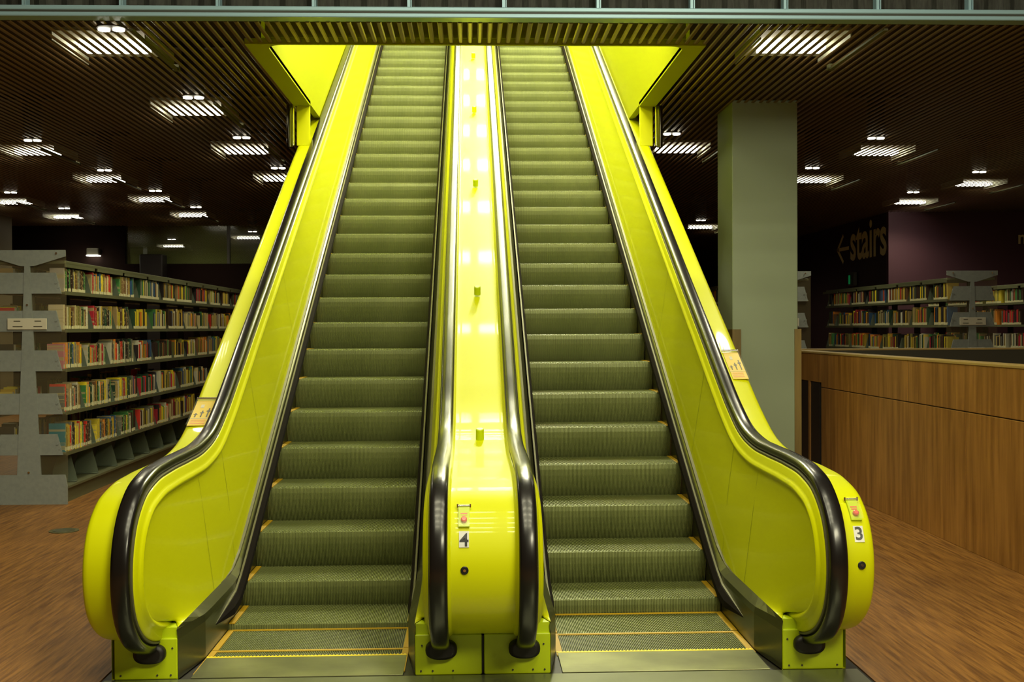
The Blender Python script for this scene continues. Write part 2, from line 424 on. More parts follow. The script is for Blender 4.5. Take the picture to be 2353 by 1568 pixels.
def comb(x0, x1, y, parent):
    x0 += .004; x1 -= .004
    mb = MB(); n = 56; p = (x1-x0)/n
    mb.box(x0+.005, x1-.005, y-.018, y-.002, -.002, .004)
    for k in range(n): mb.box(x0+k*p, x0+k*p+p*.45, y-.002, y+.012, -.004, .003)
    c = mb.build('comb_teeth', COMB, parent, ((x0+x1)/2, y, 0)); c['label'] = 'yellow comb strip'
    mb = MB(); mb.box(x0+.004, x1-.004, 5.318, y-.018, -.02, .003, b=.001)
    mb.build('comb_plate', LAND, parent, ((x0+x1)/2, 5.4, 0))

XI = .367
def escalator(sgn, label):
    """sgn -1: flight to the left of the divider"""
    xc = CX+sgn*(XI+.5); root = thing('escalator', label, 'escalator', (xc, 5.3, 0))
    xo = CX+sgn*RB; sg = -sgn
    bal = outer_balustrade(xo, sg, root)
    handrail(xo, root); guide(xo, sg, root); inlet(xo, root)
    xa, xb = sorted((xo-sg*.168, xo+sg*.122))
    sc = [(xa+.03, .02), (xb-.03, .02), (xo+sg*.03, .02), (xo+sg*.100, .145)]
    base_plate(xa, xb, root, sc)
    skirt(xo, sg, root)
    xs = sorted((CX+sgn*.367, CX+sgn*1.367))
    if sgn < 0: make_steps(xc, 9.377, 1.6788, root, -10, 24)
    else: make_steps(xc, 9.2026, 1.5709, root, -9, 24)
    comb(xs[0], xs[1], 5.655, root)
    return root, xo
escL, xoL = escalator(-1, 'lime escalator whose steps run beside the bookcase, number 4 flight')
escR, xoR = escalator(1, 'lime escalator beside the grey column, with number 3 plate on its newel')

# ---- divider between both flights
div = thing('escalator_divider', 'lime central balustrade with two black handrails and the number 4 plate, between both escalators', 'balustrade', (CX, 5.31, 0))
mb = MB()
side_rows(mb, CX+RA, 1, False); side_rows(mb, CX-RA, -1, False)
dk = [(-.194, .040), (-.153, .043), (-.145, .05), (-.142, .0555), (-.138, .056), (-.10, .056), (0, .056), (.10, .056), (.138, .056), (.142, .0555), (.145, .05), (.153, .043), (.194, .040)]
mb.rows([[(CX+t, *pp(i, ins)) for i in range(NP)] for t, ins in dk])
for s in (-1, 1):
    a = [(CX+s*.20, *pp(i, .04)) for i in range(NP)]
e0 = [(CX+t, *pp(NP-1, .06)) for t in (-.26, 0, .26)]; mb.rows([e0, [(CX+t, 5.52, .02) for t in (-.31, 0, .31)]], smooth=False)
cover = mb.build('cover', YELLOW, div, (CX, 5.31, .1))
for s in (-1, 1):
    xin = CX+s*RA; handrail(xin, div); guide(xin, s, div); inlet(xin, div); skirt(xin, s, div)
base_plate(CX-.317, CX-.006, div, [(CX-.29, .02), (CX-.235, .02), (CX-.14, .02), (CX-.285, .14)])
base_plate(CX+.006, CX+.317, div, [(CX+.29, .02), (CX+.235, .02), (CX+.14, .02), (CX+.285, .14)])
mb = MB(); mb.box(CX-.006, CX+.006, 5.325, 5.5, 0, .18); mb.build('joint_gap', BLACK, div, (CX, 5.33, 0))
def deck_at(y):
    for i in range(NP-1):
        if PATH[i][0] >= y > PATH[i+1][0] and PATH[i][1] > .9:
            f = (PATH[i][0]-y)/(PATH[i][0]-PATH[i+1][0])
            p = pp(i, .055); q = pp(i+1, .055); return p[1]+(q[1]-p[1])*f, NRM[i]
for y in (6.50, 8.23, 10.14, 12.04, 13.96):
    z, nn = deck_at(y); b = Vector((CX, y, z)); nv = Vector((0, nn[0], nn[1]))
    mb = MB(); mb.cyl(b-nv*.004, b+nv*.056, .0235, 20); mb.cyl(b+nv*.056, b+nv*.060, .0235, 20, r1=.018)
    s = mb.build('anti_slide_knob', BASEY, div, b); s['label'] = 'olive stub on the sloping cover'

# ---- fittings on the newel fronts
def front(z, ins):
    """point and frame of the newel front at height z"""
    for i in range(NP-1):
        if PATH[i][0] < 5.4 and PATH[i][1] >= z > PATH[i+1][1]:
            f = (PATH[i][1]-z)/(PATH[i][1]-PATH[i+1][1]); n = NRM[i]
            y = PATH[i][0]+(PATH[i+1][0]-PATH[i][0])*f; return Vector((0, y-ins*n[0], z-ins*n[1])), Vector((0, n[0], n[1]))
    raise ValueError(z)
def patch(x0, x1, z0, z1, ins, thick, name, m, parent, nseg=6):
    mb = MB(); rws = []; 
    for k in range(nseg+1):
        z = z0+(z1-z0)*k/nseg; p, n = front(z, ins); q = p+n*thick
        rws.append([(x0, p.y, p.z), (x0, q.y, q.z), (x1, q.y, q.z), (x1, p.y, p.z)])
    mb.rows(rws, closed=True, smooth=False, cap=True)
    return mb.build(name, m, parent, ((x0+x1)/2, rws[0][0][1], z0))
def numeral(ch, x, z, h, ins, name, parent):
    vs, fs = text_mesh(ch, h*1.38, h*.022)
    mb = MB(); out = []
    for a, b in vs:
        p, n = front(z+b, ins); out.append((x+a, p.y, p.z))
    mb.add(out, fs); return mb.build(name, INK, parent, (x, out[0][1], z))
def fittings(x, ch, parent, zo=0., ins=.055):
    # number plate
    pl = patch(x-.0215, x+.0215, .690+zo, .765+zo, ins, .003, 'number_plate', WHITE, parent); pl['label'] = 'white plate with black numeral %s' % ch
    numeral(ch, x, .7275+zo, .058, ins-.0042, 'numeral', pl)
    # emergency stop
    bx = patch(x-.024, x+.024, .785+zo, .870+zo, ins, .012, 'stop_button_box', BASEY, parent)
    for k, (w, zz) in enumerate(((.030, .842), (.026, .834), (.012, .827))): patch(x-w/2, x+w/2, zz+zo-.003, zz+zo+.001, ins-.012, .001, 'lettering_line', RED, bx, 1)
    p, n = front(.812+zo, ins-.012); p = Vector((x, p.y, p.z))
    mb = MB(); mb.cyl(p, p+n*.012, .0135, 20); mb.cyl(p+n*.012, p+n*.016, .0135, 20, r1=.009); r = mb.build('stop_button', RED, bx, p); r['label'] = 'red push button'
    cv = patch(x-.026, x+.026, .783+zo, .868+zo, ins-.030, .002, 'cover_flap', CLEAR, bx); cv['label'] = 'clear hinged cover'
    mb = MB()
    p, n = front(.870+zo, ins-.016); p = Vector((x, p.y, p.z)); X = Vector((1, 0, 0))
    mb.cyl(p-X*.030, p+X*.030, .004, 10)
    for s in (-1, 1): mb.cyl(p+X*s*.028-Vector((0, 0, .008)), p+X*s*.028+Vector((0, 0, .008)), .0045, 10)
    mb.build('hinge', CHROME, bx, p)
    # key switch
    p, n = front(.578+zo, ins); p = Vector((x+.002, p.y, p.z))
    mb = MB(); mb.cyl(p-n*.004, p+n*.004, .0175, 24); mb.cyl(p+n*.004, p+n*.006, .0175, 24, r1=.015); ks = mb.build('key_switch', INK, parent, p)
    mb = MB(); mb.cyl(p+n*.006, p+n*.009, .0062, 16); mb.build('key_core', CHROME, ks, p+n*.006)
fittings(-.093, '4', div)
fittings(1.643, '3', escR, .006, .0495)
# screws on the bands
def band_sign(x0, x1, y0, y1, parent, ins=.048):
    idx = [i for i in range(NP) if PATH[i][0] > 6 and y0 <= PATH[i][0] <= y1]
    def at(y, h):
        for i in range(NP-1):
            if PATH[i][0] >= y >= PATH[i+1][0]:
                f = (PATH[i][0]-y)/(PATH[i][0]-PATH[i+1][0]); a = pp(i, ins-h); b = pp(i+1, ins-h)
                return (a[0]+(b[0]-a[0])*f, a[1]+(b[1]-a[1])*f)
    def pat(a0, a1, b0, b1, h, th, name, m, par, n=6):
        mb = MB(); rws = []
        for k in range(n+1):
            y = b0+(b1-b0)*k/n; p = at(y, h); q = at(y, h+th); rws.append([(a0, *p), (a0, *q), (a1, *q), (a1, *p)])
        mb.rows(rws, closed=True, smooth=False, cap=True); return mb.build(name, m, par, (a0, b0, rws[0][0][2]))
    s = pat(x0, x1, y0, y1, .004, .003, 'warning_sign', ORANGE, parent); s['label'] = 'orange warning sign with black figures'
    w = x1-x0; L = y1-y0
    for fx, hh in ((.2, .16), (.5, .26), (.8, .36)):
        pat(x0+w*(fx-.035), x0+w*(fx+.035), y0+L*.34, y0+L*(.34+hh), .0072, .001, 'figure', INK, s, 3)
        pat(x0+w*(fx-.10), x0+w*(fx+.10), y0+L*(.34+hh*.62), y0+L*(.34+hh*.75), .0072, .001, 'figure_arm', INK, s, 1)
    pat(x0, x1, y0+L*.28, y0+L*.30, .0072, .001, 'line', PAPER, s, 1)
    pat(x0+w*.3, x0+w*.48, y0+L*.72, y0+L*.84, .0072, .001, 'pale_symbol', PAPER, s, 1)
    for q in (.08, .15, .22): pat(x0+.01, x1-.02, y0+L*(q-.008), y0+L*(q+.008), .0072, .001, 'text_line', RED, s, 1)
    c = pat(x0-.004, x1+.004, y0-.005, y1+.02, .016, .002, 'clear_cover', CLEAR, s)
    p = at(y1+.015, .012); mb = MB(); mb.cyl((x0-.006, *p), (x1+.004, *p), .007, 10); mb.build('clamp_bar', CHROME, s, (x0, *p))
band_sign(-1.715, -1.60, 6.66, 6.93, escL)
band_sign(1.60, 1.70, 7.12, 7.42, escR)

# ---- guards where the balustrades meet the ceiling
H = 3.8
GUARDM = mat('dark_chrome', (.12, .11, .07), .15, metal=1)
for s, nm in ((-1, 'bookcase'), (1, 'grey column')):
    g = thing('ceiling_guard', 'lime and chrome guard hanging above the balustrade nearest the %s' % nm, 'guard', (s*1.76, 11.1, H))
    mb = MB(); mb.box(*sorted((s*1.735, s*1.605)), 11.10, 11.13, 3.40, H-.005, b=.006); mb.build('guard_plate', YELLOW, g, (s*1.7, 11.1, H))
    mb = MB(); mb.cyl((s*1.795, 11.06, 3.38), (s*1.795, 11.06, H-.016), .028, 20); mb.build('guard_post', GUARDM, g, (s*1.8, 11.06, H))
    mb = MB(); mb.cyl((s*1.765, 11.08, 3.40), (s*1.765, 11.08, H-.002), .014, 16); mb.build('guard_rod', CHROME, g, (s*1.765, 11.08, H))

# ------------------------------------------------------------------ floor and landing
mb = MB()
mb.box(-12, -1.78, -3, 42, -.2, 0); mb.box(1.78, 14, -3, 42, -.2, 0); mb.box(-1.78, 1.78, 6.9, 42, -.2, -.0); mb.box(-1.78, 1.78, -3, 3.2, -.2, 0)
mb.box(-1.78, 1.78, 3.2, 6.9, -.4, -.06)
struct(mb.build('floor', FLOORM, None, (0, 0, 0)))
mb = MB()
for a, b, c, d in ((-1.76, 1.76, 4.25, 5.302),): mb.box(a, b, c, d, -.05, .002, b=.001)
lp = mb.build('landing_plate', LAND2, None, (0, 4.3, 0)); tag(lp, 'dark metal landing plate set in the floor before both escalators', 'floor plate')
mb = MB(); mb.box(-1.78, 1.78, 3.2, 6.9, -.06, -.008); struct(mb.build('trim_1', BLACK, None, (0, 5, -.02)))
mb = MB(); mb.box(-1.755, 1.755, 3.21, 4.245, -.05, .001, b=.001); tag(mb.build('floor_plate', LAND, None, (0, 3.3, 0)), 'metal floor plate in front of the landing plate, nearest to the camera', 'floor plate')
mb = MB(); mb.cyl((-3.352, 9.291, 0), (-3.352, 9.291, .006), .115, 32); d = mb.build('floor_outlet', TRIMM, None, (-3.352, 9.291, 0)); tag(d, 'round metal outlet cover in the wooden floor', 'floor outlet')
mb = MB(); mb.cyl((-3.352, 9.291, .006), (-3.352, 9.291, .009), .085, 32); mb.build('lid', LAND2, d, (-3.352, 9.291, .006))

# ------------------------------------------------------------------ ceiling of slats, with the stair well
HX, HY0, HY1 = 1.6, 8.70, 15.6
mb = MB(); p = .072; n = 0
x = -11.5
def slat(mb, x, a, b):
    w = .018; h = .006
    vs = [];
    for y in (a, b): vs += [(x-w, y, H+.001), (x-w*.55, y, H-h), (x+w*.55, y, H-h), (x+w, y, H+.001), (x, y, H+.002)]
    mb.add(vs, [(0, 1, 6, 5), (1, 2, 7, 6), (2, 3, 8, 7), (3, 4, 9, 8), (4, 0, 5, 9), (4, 3, 2, 1, 0), (5, 6, 7, 8, 9)])
while x < 12:
    if abs(x) < 1.76+.02:
        slat(mb, x, 8.12, HY0-.01); slat(mb, x, HY1+.1, 40)
    else: slat(mb, x, 8.12, 40)
    x += p
struct(mb.build('ceiling', SLAT, None, (0, 8, H)))
mb = MB()
mb.box(-12, -1.8, 8.12, 42, 4.35, 4.5); mb.box(1.8, 14, 8.12, 42, 4.35, 4.5); mb.box(-1.8, 1.8, 8.12, HY0, 4.35, 4.5); mb.box(-1.8, 1.8, HY1+.2, 42, 4.35, 4.5)
struct(mb.build('ceiling_slab', PLENUM, None, (0, 8, 4.35)))
# soffit margins of the well (rounded at the near corners) and the well's walls
mb = MB(); R = .12
for s in (-1, 1):
    pts = [(s*1.76, HY0), (s*1.76, 11.11), (s*HX, 11.11)]
    for k in range(9):
        a = PI/2*k/8; pts.append((s*(HX-R+R*math.cos(a)), HY0+.03+R-R*math.sin(a)))
    pts += [(0, HY0+.03), (0, HY0)]
    nn = len(pts); vs = [(x, y, H-.014) for x, y in pts]+[(x, y, H+.03) for x, y in pts]
    fs = [tuple(range(nn)) if s < 0 else tuple(range(nn-1, -1, -1)), tuple(range(2*nn-1, nn-1, -1)) if s < 0 else tuple(range(nn, 2*nn))]
    fs += [(i, (i+1) % nn, nn+(i+1) % nn, nn+i) for i in range(nn)]
    mb.add(vs, fs)
struct(mb.build('trim_2', YWALL, None, (0, HY0, H)))
ZT = 9.0
for s, nm in ((-1, 'wall_well_left'), (1, 'wall_well_right')):
    mb = MB(); mb.box(*sorted((s*HX, s*(HX+.06))), HY0+.14, 20, H+.0, ZT); struct(mb.build(nm, YWALL, None, (s*HX, 9, H)))
mb = MB(); mb.box(-HX, HX, HY0-.03, HY0+.03, H+.03, ZT); struct(mb.build('wall_well_front', YWALL, None, (0, HY0, H)))
mb = MB(); mb.box(-HX, HX, 19.7, 19.8, 4.4, ZT); struct(mb.build('wall_well_back', YWALL, None, (0, 19.7, H)))
mb = MB(); mb.box(-HX-.06, HX+.06, HY0-.03, 19.8, ZT, ZT+.1); struct(mb.build('ceiling_well', YWALL, None, (0, 9, ZT)))
for k, y in enumerate((17.93, 17.31, 16.62, 15.87, 14.99, 13.99, 12.77)):
    for s in (-1, 1):
        mb = MB(); mb.box(*sorted((s*.065, s*.80)), y-.08, y+.08, ZT-.05, ZT-.001)
        o = mb.build('well_lamp', SHAFTL, None, (s*.45, y, ZT)); tag(o, 'bright rectangular lamp above the escalators, mirrored in the central cover', 'ceiling lamp', 'lamps in the ceiling of the escalator well')

# ------------------------------------------------------------------ balcony edge above
mb = MB(); mb.box(-9, 12, 7.99, 8.12, 3.842, 3.873, b=.006); mb.box(-9, 12, 7.995, 8.12, 3.800, 3.832, b=.006); 
o = mb.build('beam', BEAM, None, (0, 8, H)); struct(o)
mb = MB(); mb.box(-9, 12, 7.996, 8.12, 3.828, 3.846); mb.build('beam_gap_shade', BEAMD, o, (0, 8, H))  # dark strip painted as the shade between the two bars
mb = MB(); n = 240; rws0 = []; rws1 = []
for k in range(n+1):
    x = -5.2+k*.048; dy = (.0, .030)[(k//2) % 2]; rws0.append((x, 8.16+dy, 3.873)); rws1.append((x, 8.16+dy, 6.2))
mb.rows([rws0, rws1], smooth=False); mb.box(-9, 12, 8.25, 8.3, 3.9, 6.2)
struct(mb.build('wall_balcony', MESHD, None, (0, 8.16, 3.9)))
for k in range(-6, 10):
    x = .185+k*.667
    mb = MB(); mb.box(x-.010, x+.010, 8.03, 8.10, 3.873, 5.0); mb.box(x+.014, x+.020, 8.02, 8.10, 3.873, 5.0)
    struct(mb.build('trim_%d' % (k+12), BEAM, None, (x, 8.05, 3.9)))

# ------------------------------------------------------------------ ceiling lights and downlights
ORD = ['first', 'second', 'third', 'fourth', 'fifth', 'sixth', 'seventh', 'eighth', 'ninth', 'tenth', 'eleventh', 'twelfth']
ROWN = {-2.9: 'row between bookcase and escalators', -5.55: 'row above the long bookcase', -8.1: 'row beyond the long bookcase',
        2.55: 'row beside the grey column', 5.25: 'row above the wooden counter', 8.0: 'row nearest the purple wall'}
lights = [(-2.9, 9.07), (-2.9, 11.75), (-2.9, 14.4), (-2.9, 17.1), (-5.55, 14.5), (-5.55, 17.2), (-5.55, 19.9), (-5.55, 22.6), (-5.55, 28.2), (-8.1, 20.25), (-8.1, 22.9), (-8.1, 31.0),
          (2.55, 8.97), (2.58, 14.28), (5.25, 14.5), (5.25, 17.3), (8.0, 17.75), (8.0, 20.4), (5.16, 25.5)]
LC = {}
def new_light(name, kind, loc, rot, energy, color=(1, .93, .62), size=.5, size_y=None, spot=None):
    l = bpy.data.lights.new(name, kind); l.energy = energy; l.color = color
    if kind == 'AREA':
        l.shape = 'RECTANGLE'; l.size = size; l.size_y = size_y or size
    else: l.shadow_soft_size = size
    if kind == 'SPOT': l.spot_size = spot; l.spot_blend = 1
    o = bpy.data.objects.new(name, l); COL.objects.link(o); o.location = loc; o.rotation_euler = rot; return o
root0 = None
for (x, y) in lights:
    y += .2
    xr = min(ROWN, key=lambda a: abs(a-x)); i = LC.get(xr, 0); LC[xr] = i+1
    lab = 'fluorescent lamp behind ceiling slats, %s from the front, %s' % (ORD[i], ROWN[xr])
    if root0 is None:
        root0 = thing('ceiling_light', lab, 'ceiling light', (x, y, H), 'fluorescent lamps above the slatted ceiling')
        mb = MB(); mb.box(x-.36, x+.36, y-.42, y+.42, H+.12, H+.15, b=.005); mb.box(x-.36, x-.35, y-.42, y+.42, H+.05, H+.12); mb.box(x+.35, x+.36, y-.42, y+.42, H+.05, H+.12)
        hs = mb.build('reflector', REFL, root0, (x, y, H+.1))
        mb = MB(); mb.box(x-.26, x+.26, y-.09, y+.09, H+.065, H+.10); lm = mb.build('lamp', LAMP, root0, (x, y, H+.06))
        mb = MB(); mb.box(x+.40, x+.43, y-1.0, y+.3, H-.03, H-.014); mb.box(x+.39, x+.44, y+.25, y+.3, H-.03, H+.02); rl = mb.build('support_rail', TRIMM, root0, (x+.4, y, H-.02))
        src = ((hs, Vector((0, 0, .1))), (lm, Vector((0, 0, .06))), (rl, Vector((.4, 0, -.02))))
    else:
        r = root0.copy(); COL.objects.link(r); r.location = (x, y, H); WL[r.name] = Vector((x, y, H)); r['label'] = lab
        for o, d in src: copy_obj(o, r, Vector((x, y, H))+d)
    new_light('lamp_light', 'SPOT', (x, y, H-.04), (0, 0, 0), 85, size=.14, spot=math.radians(150))
DR = {-2.63: 'line nearest the escalators', -4.95: 'line over the long bookcase', -7.25: 'line beyond the long bookcase', 2.2: 'line just before the grey column', 4.61: 'line over the counter', 7.1: 'line nearest the purple wall'}
downs = [(-2.63, 8.3), (-2.63, 10.72), (-2.63, 12.95), (-2.63, 15.39), (-5.03, 13.15), (-5.0, 15.6), (-4.95, 17.9), (-4.9, 20.3), (-4.88, 25.4), (-7.25, 18.1), (-7.25, 20.45), (-7.2, 27.5),
         (2.2, 12.67), (4.61, 12.94), (4.61, 15.38), (4.61, 22.9), (7.1, 15.77), (7.1, 18.16)]
d0 = None; LC = {}
for (x, y) in downs:
    xr = min(DR, key=lambda a: abs(a-x)); i = LC.get(xr, 0); LC[xr] = i+1
    new_light('downlight_light', 'SPOT', (x, y, H-.06), (0, 0, 0), 30, size=.06, spot=math.radians(140))
    lab = 'twin round downlight, %s from the front, %s' % (ORD[i], DR[xr])
    if d0 is None:
        d0 = thing('downlight', lab, 'downlight', (x, y, H), 'twin downlights in the slatted ceiling')
        mb = MB(); mb.cyl((x, y, H-.01), (x, y, H+.5), .105, 20); mb.box(x-.35, x+.35, y-.05, y+.02, H+.44, H+.5)
        hs = mb.build('housing', HOUS, d0, (x, y, H)); mb = MB()
        srcd = [(hs, Vector((0, 0, 0)))]
        for s in (-1, 1):
            mb = MB(); mb.cyl((x+s*.052, y, H-.022), (x+s*.052, y, H-.010), .042, 18); srcd.append((mb.build('lamp', LAMPD, d0, (x+s*.052, y, H-.02)), Vector((s*.052, 0, -.02))))
    else:
        r = d0.copy(); COL.objects.link(r); r.location = (x, y, H); WL[r.name] = Vector((x, y, H)); r['label'] = lab
        for o, d in srcd: copy_obj(o, r, Vector((x, y, H))+d)

# ------------------------------------------------------------------ walls, columns, signs
def wallbox(name, m, *a):
    mb = MB(); mb.box(*a); return struct(mb.build(name, m, None, (a[0], a[2], a[4])))
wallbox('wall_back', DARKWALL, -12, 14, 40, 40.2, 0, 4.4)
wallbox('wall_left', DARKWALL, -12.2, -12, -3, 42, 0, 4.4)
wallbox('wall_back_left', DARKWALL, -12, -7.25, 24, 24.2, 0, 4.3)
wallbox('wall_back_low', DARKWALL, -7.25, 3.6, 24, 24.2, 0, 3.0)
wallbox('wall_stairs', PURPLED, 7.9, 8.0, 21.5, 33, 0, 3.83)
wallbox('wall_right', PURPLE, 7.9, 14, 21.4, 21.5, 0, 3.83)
c = MB(); c.box(2.48, 3.12, 10.95, 11.60, 0, H+.02, b=.006); c = c.build('column', COLGREY, None, (2.8, 11.2, 0)); struct(c)
mb = MB(); mb.box(2.475, 2.56, 10.935, 11.62, 0, 1.60); mb.box(3.085, 3.15, 10.935, 11.62, 0, 1.60); mb.build('column_wainscot', WAINS, c, (2.8, 10.9, 0))
struct((lambda b: (b.box(-9.5, -8.86, 21.6, 22.2, 0, H+.02), b.build('column', COLWARM, None, (-9.2, 21.9, 0)))[1])(MB()))
struct((lambda b: (b.box(-8.95, -8.62, 30.1, 30.5, 0, H+.02), b.build('column', COLGREY, None, (-8.8, 30.1, 0)))[1])(MB()))
GL = mat('hazed_glass', (.20, .23, .07), .15, alpha=.38)  # greenish haze of far reflections is put into the glass colour
w = MB(); w.box(-7.25, 3.6, 24.08, 24.11, 3.0, H); w = w.build('window_1', GL, None, (-7, 24.1, 3)); struct(w)
mb = MB(); mb.box(-5.16, -5.10, 24.05, 24.14, 3.0, H); mb.build('mullion', DARKM, w, (-5.1, 24.1, 3))
tag((lambda b: (b.box(-8.0, -7.74, 23.82, 23.99, 3.17, 3.32, b=.02), b.build('wall_light', DARKM, None, (-7.9, 23.9, 3.3)))[1])(MB()), 'small dark lamp box with lit underside, high on the dark far wall', 'wall light')
mb = MB(); mb.box(-7.99, -7.75, 23.80, 23.98, 3.155, 3.175); mb.build('diffuser', LAMPD, bpy.data.objects['wall_light'], (-7.9, 23.9, 3.16))
tag((lambda b: (b.box(-6.82, -6.36, 23.5, 23.9, 0, 3.17, b=.02), b.build('cabinet', BLACK, None, (-6.6, 23.7, 0)))[1])(MB()), 'dark box rising just above the low far wall', 'cabinet')

# letters on the walls
def letters(txt, name, label, size, off, place, m, gap=0.):
    vs, fs = text_mesh(txt, size, off); mb = MB(); mb.add([place(a, b) for a, b in vs], fs)
    mb2 = mb; o = mb2.build(name, m, None, mb.v[0]); return tag(o, label, 'sign')
import mathutils
# stairs: reads left to right as Y decreases on the wall x = 7.9
yy = lambda a: 22.55-a
letters('stairs', 'wall_lettering', 'pale word stairs lettered on the dark purple wall above the bookcase', .98, .02, lambda a, b: (7.885, 22.50-a*1.0, 3.36+b*1.12), SIGNY)
mb = MB()
def bar(y0, z0, y1, z1, w):
    d = math.hypot(y1-y0, z1-z0); ny, nz = -(z1-z0)/d*w, (y1-y0)/d*w
    mb.add([(7.885, y0+ny, z0+nz), (7.885, y0-ny, z0-nz), (7.885, y1-ny, z1-nz), (7.885, y1+ny, z1+nz)], [(0, 1, 2, 3)])
bar(24.35, 3.27, 23.62, 3.27, .038); bar(24.38, 3.25, 23.98, 3.56, .042); bar(24.38, 3.29, 23.98, 2.98, .042)
tag(mb.build('arrow_sign', SIGNY, None, (7.885, 24, 3.3)), 'pale arrow painted on the dark wall beside the word stairs', 'sign')
letters('m', 'wall_lettering', 'pale letter m on the purple wall at the picture edge', .36, .006, lambda a, b: (10.53+a, 21.385, 3.27+b), SIGNY)
mb = MB(); mb.box(7.80, 7.88, 23.1, 23.45, 2.46, 2.74, b=.01); es = mb.build('exit_sign', DARKM, None, (7.84, 23.3, 2.6)); tag(es, 'small green lit exit sign behind the top of the bookcase', 'exit sign')
mb = MB(); mb.box(7.79, 7.80, 23.30, 23.38, 2.50, 2.68); mb.build('running_figure', GREEN, es, (7.79, 23.3, 2.6))

# ------------------------------------------------------------------ counter
ct = thing('service_counter', 'long wooden service counter with a pale top edge and dark inner side', 'counter', (3.52, 9, 0))
mb = MB(); mb.box(3.52, 3.60, 4.5, 9.196, 1.004, 1.34, b=.003); mb.box(3.52, 3.60, 9.204, 11.50, 1.004, 1.34, b=.003); mb.box(3.52, 3.60, 4.5, 8.10, .0, .996, b=.003); mb.box(3.52, 3.60, 8.106, 11.50, .0, .996, b=.003)
mb.box(3.52, 3.60, 11.50, 12.55, 1.05, 1.34)
mb.build('front_panel', COUNTERM, ct, (3.52, 9, 0))
mb = MB(); mb.box(3.535, 3.62, 4.5, 12.55, 0, 1.335); mb.build('inner_panel', DARKM, ct, (3.6, 9, 0))
mb = MB(); mb.box(3.515, 3.68, 4.5, 12.6, 1.34, 1.362, b=.004); mb.build('top_rail', WOODEDGE, ct, (3.6, 9, 1.34))
for y0, y1 in ((11.56, 11.86), (11.95, 12.3)):
    mb = MB(); mb.box(3.524, 3.55, y0, y1, .0, 1.045); mb.build('recess_panel', BLACK, ct, (3.53, y0, 0))
mb = MB(); mb.box(3.515, 3.56, 11.88, 11.93, 0, 1.05); mb.build('recess_post', COUNTERM, ct, (3.53, 11.9, 0))
mb = MB(); mb.box(3.6, 12, 12.55, 12.65, 0, 1.355); mb.build('rear_panel', DARKM, ct, (6, 12.6, 0))
mb = MB(); mb.box(3.6, 12, 12.54, 12.75, 1.355, 1.372); mb.build('rear_rail', WOODEDGE, ct, (6, 12.6, 1.355))

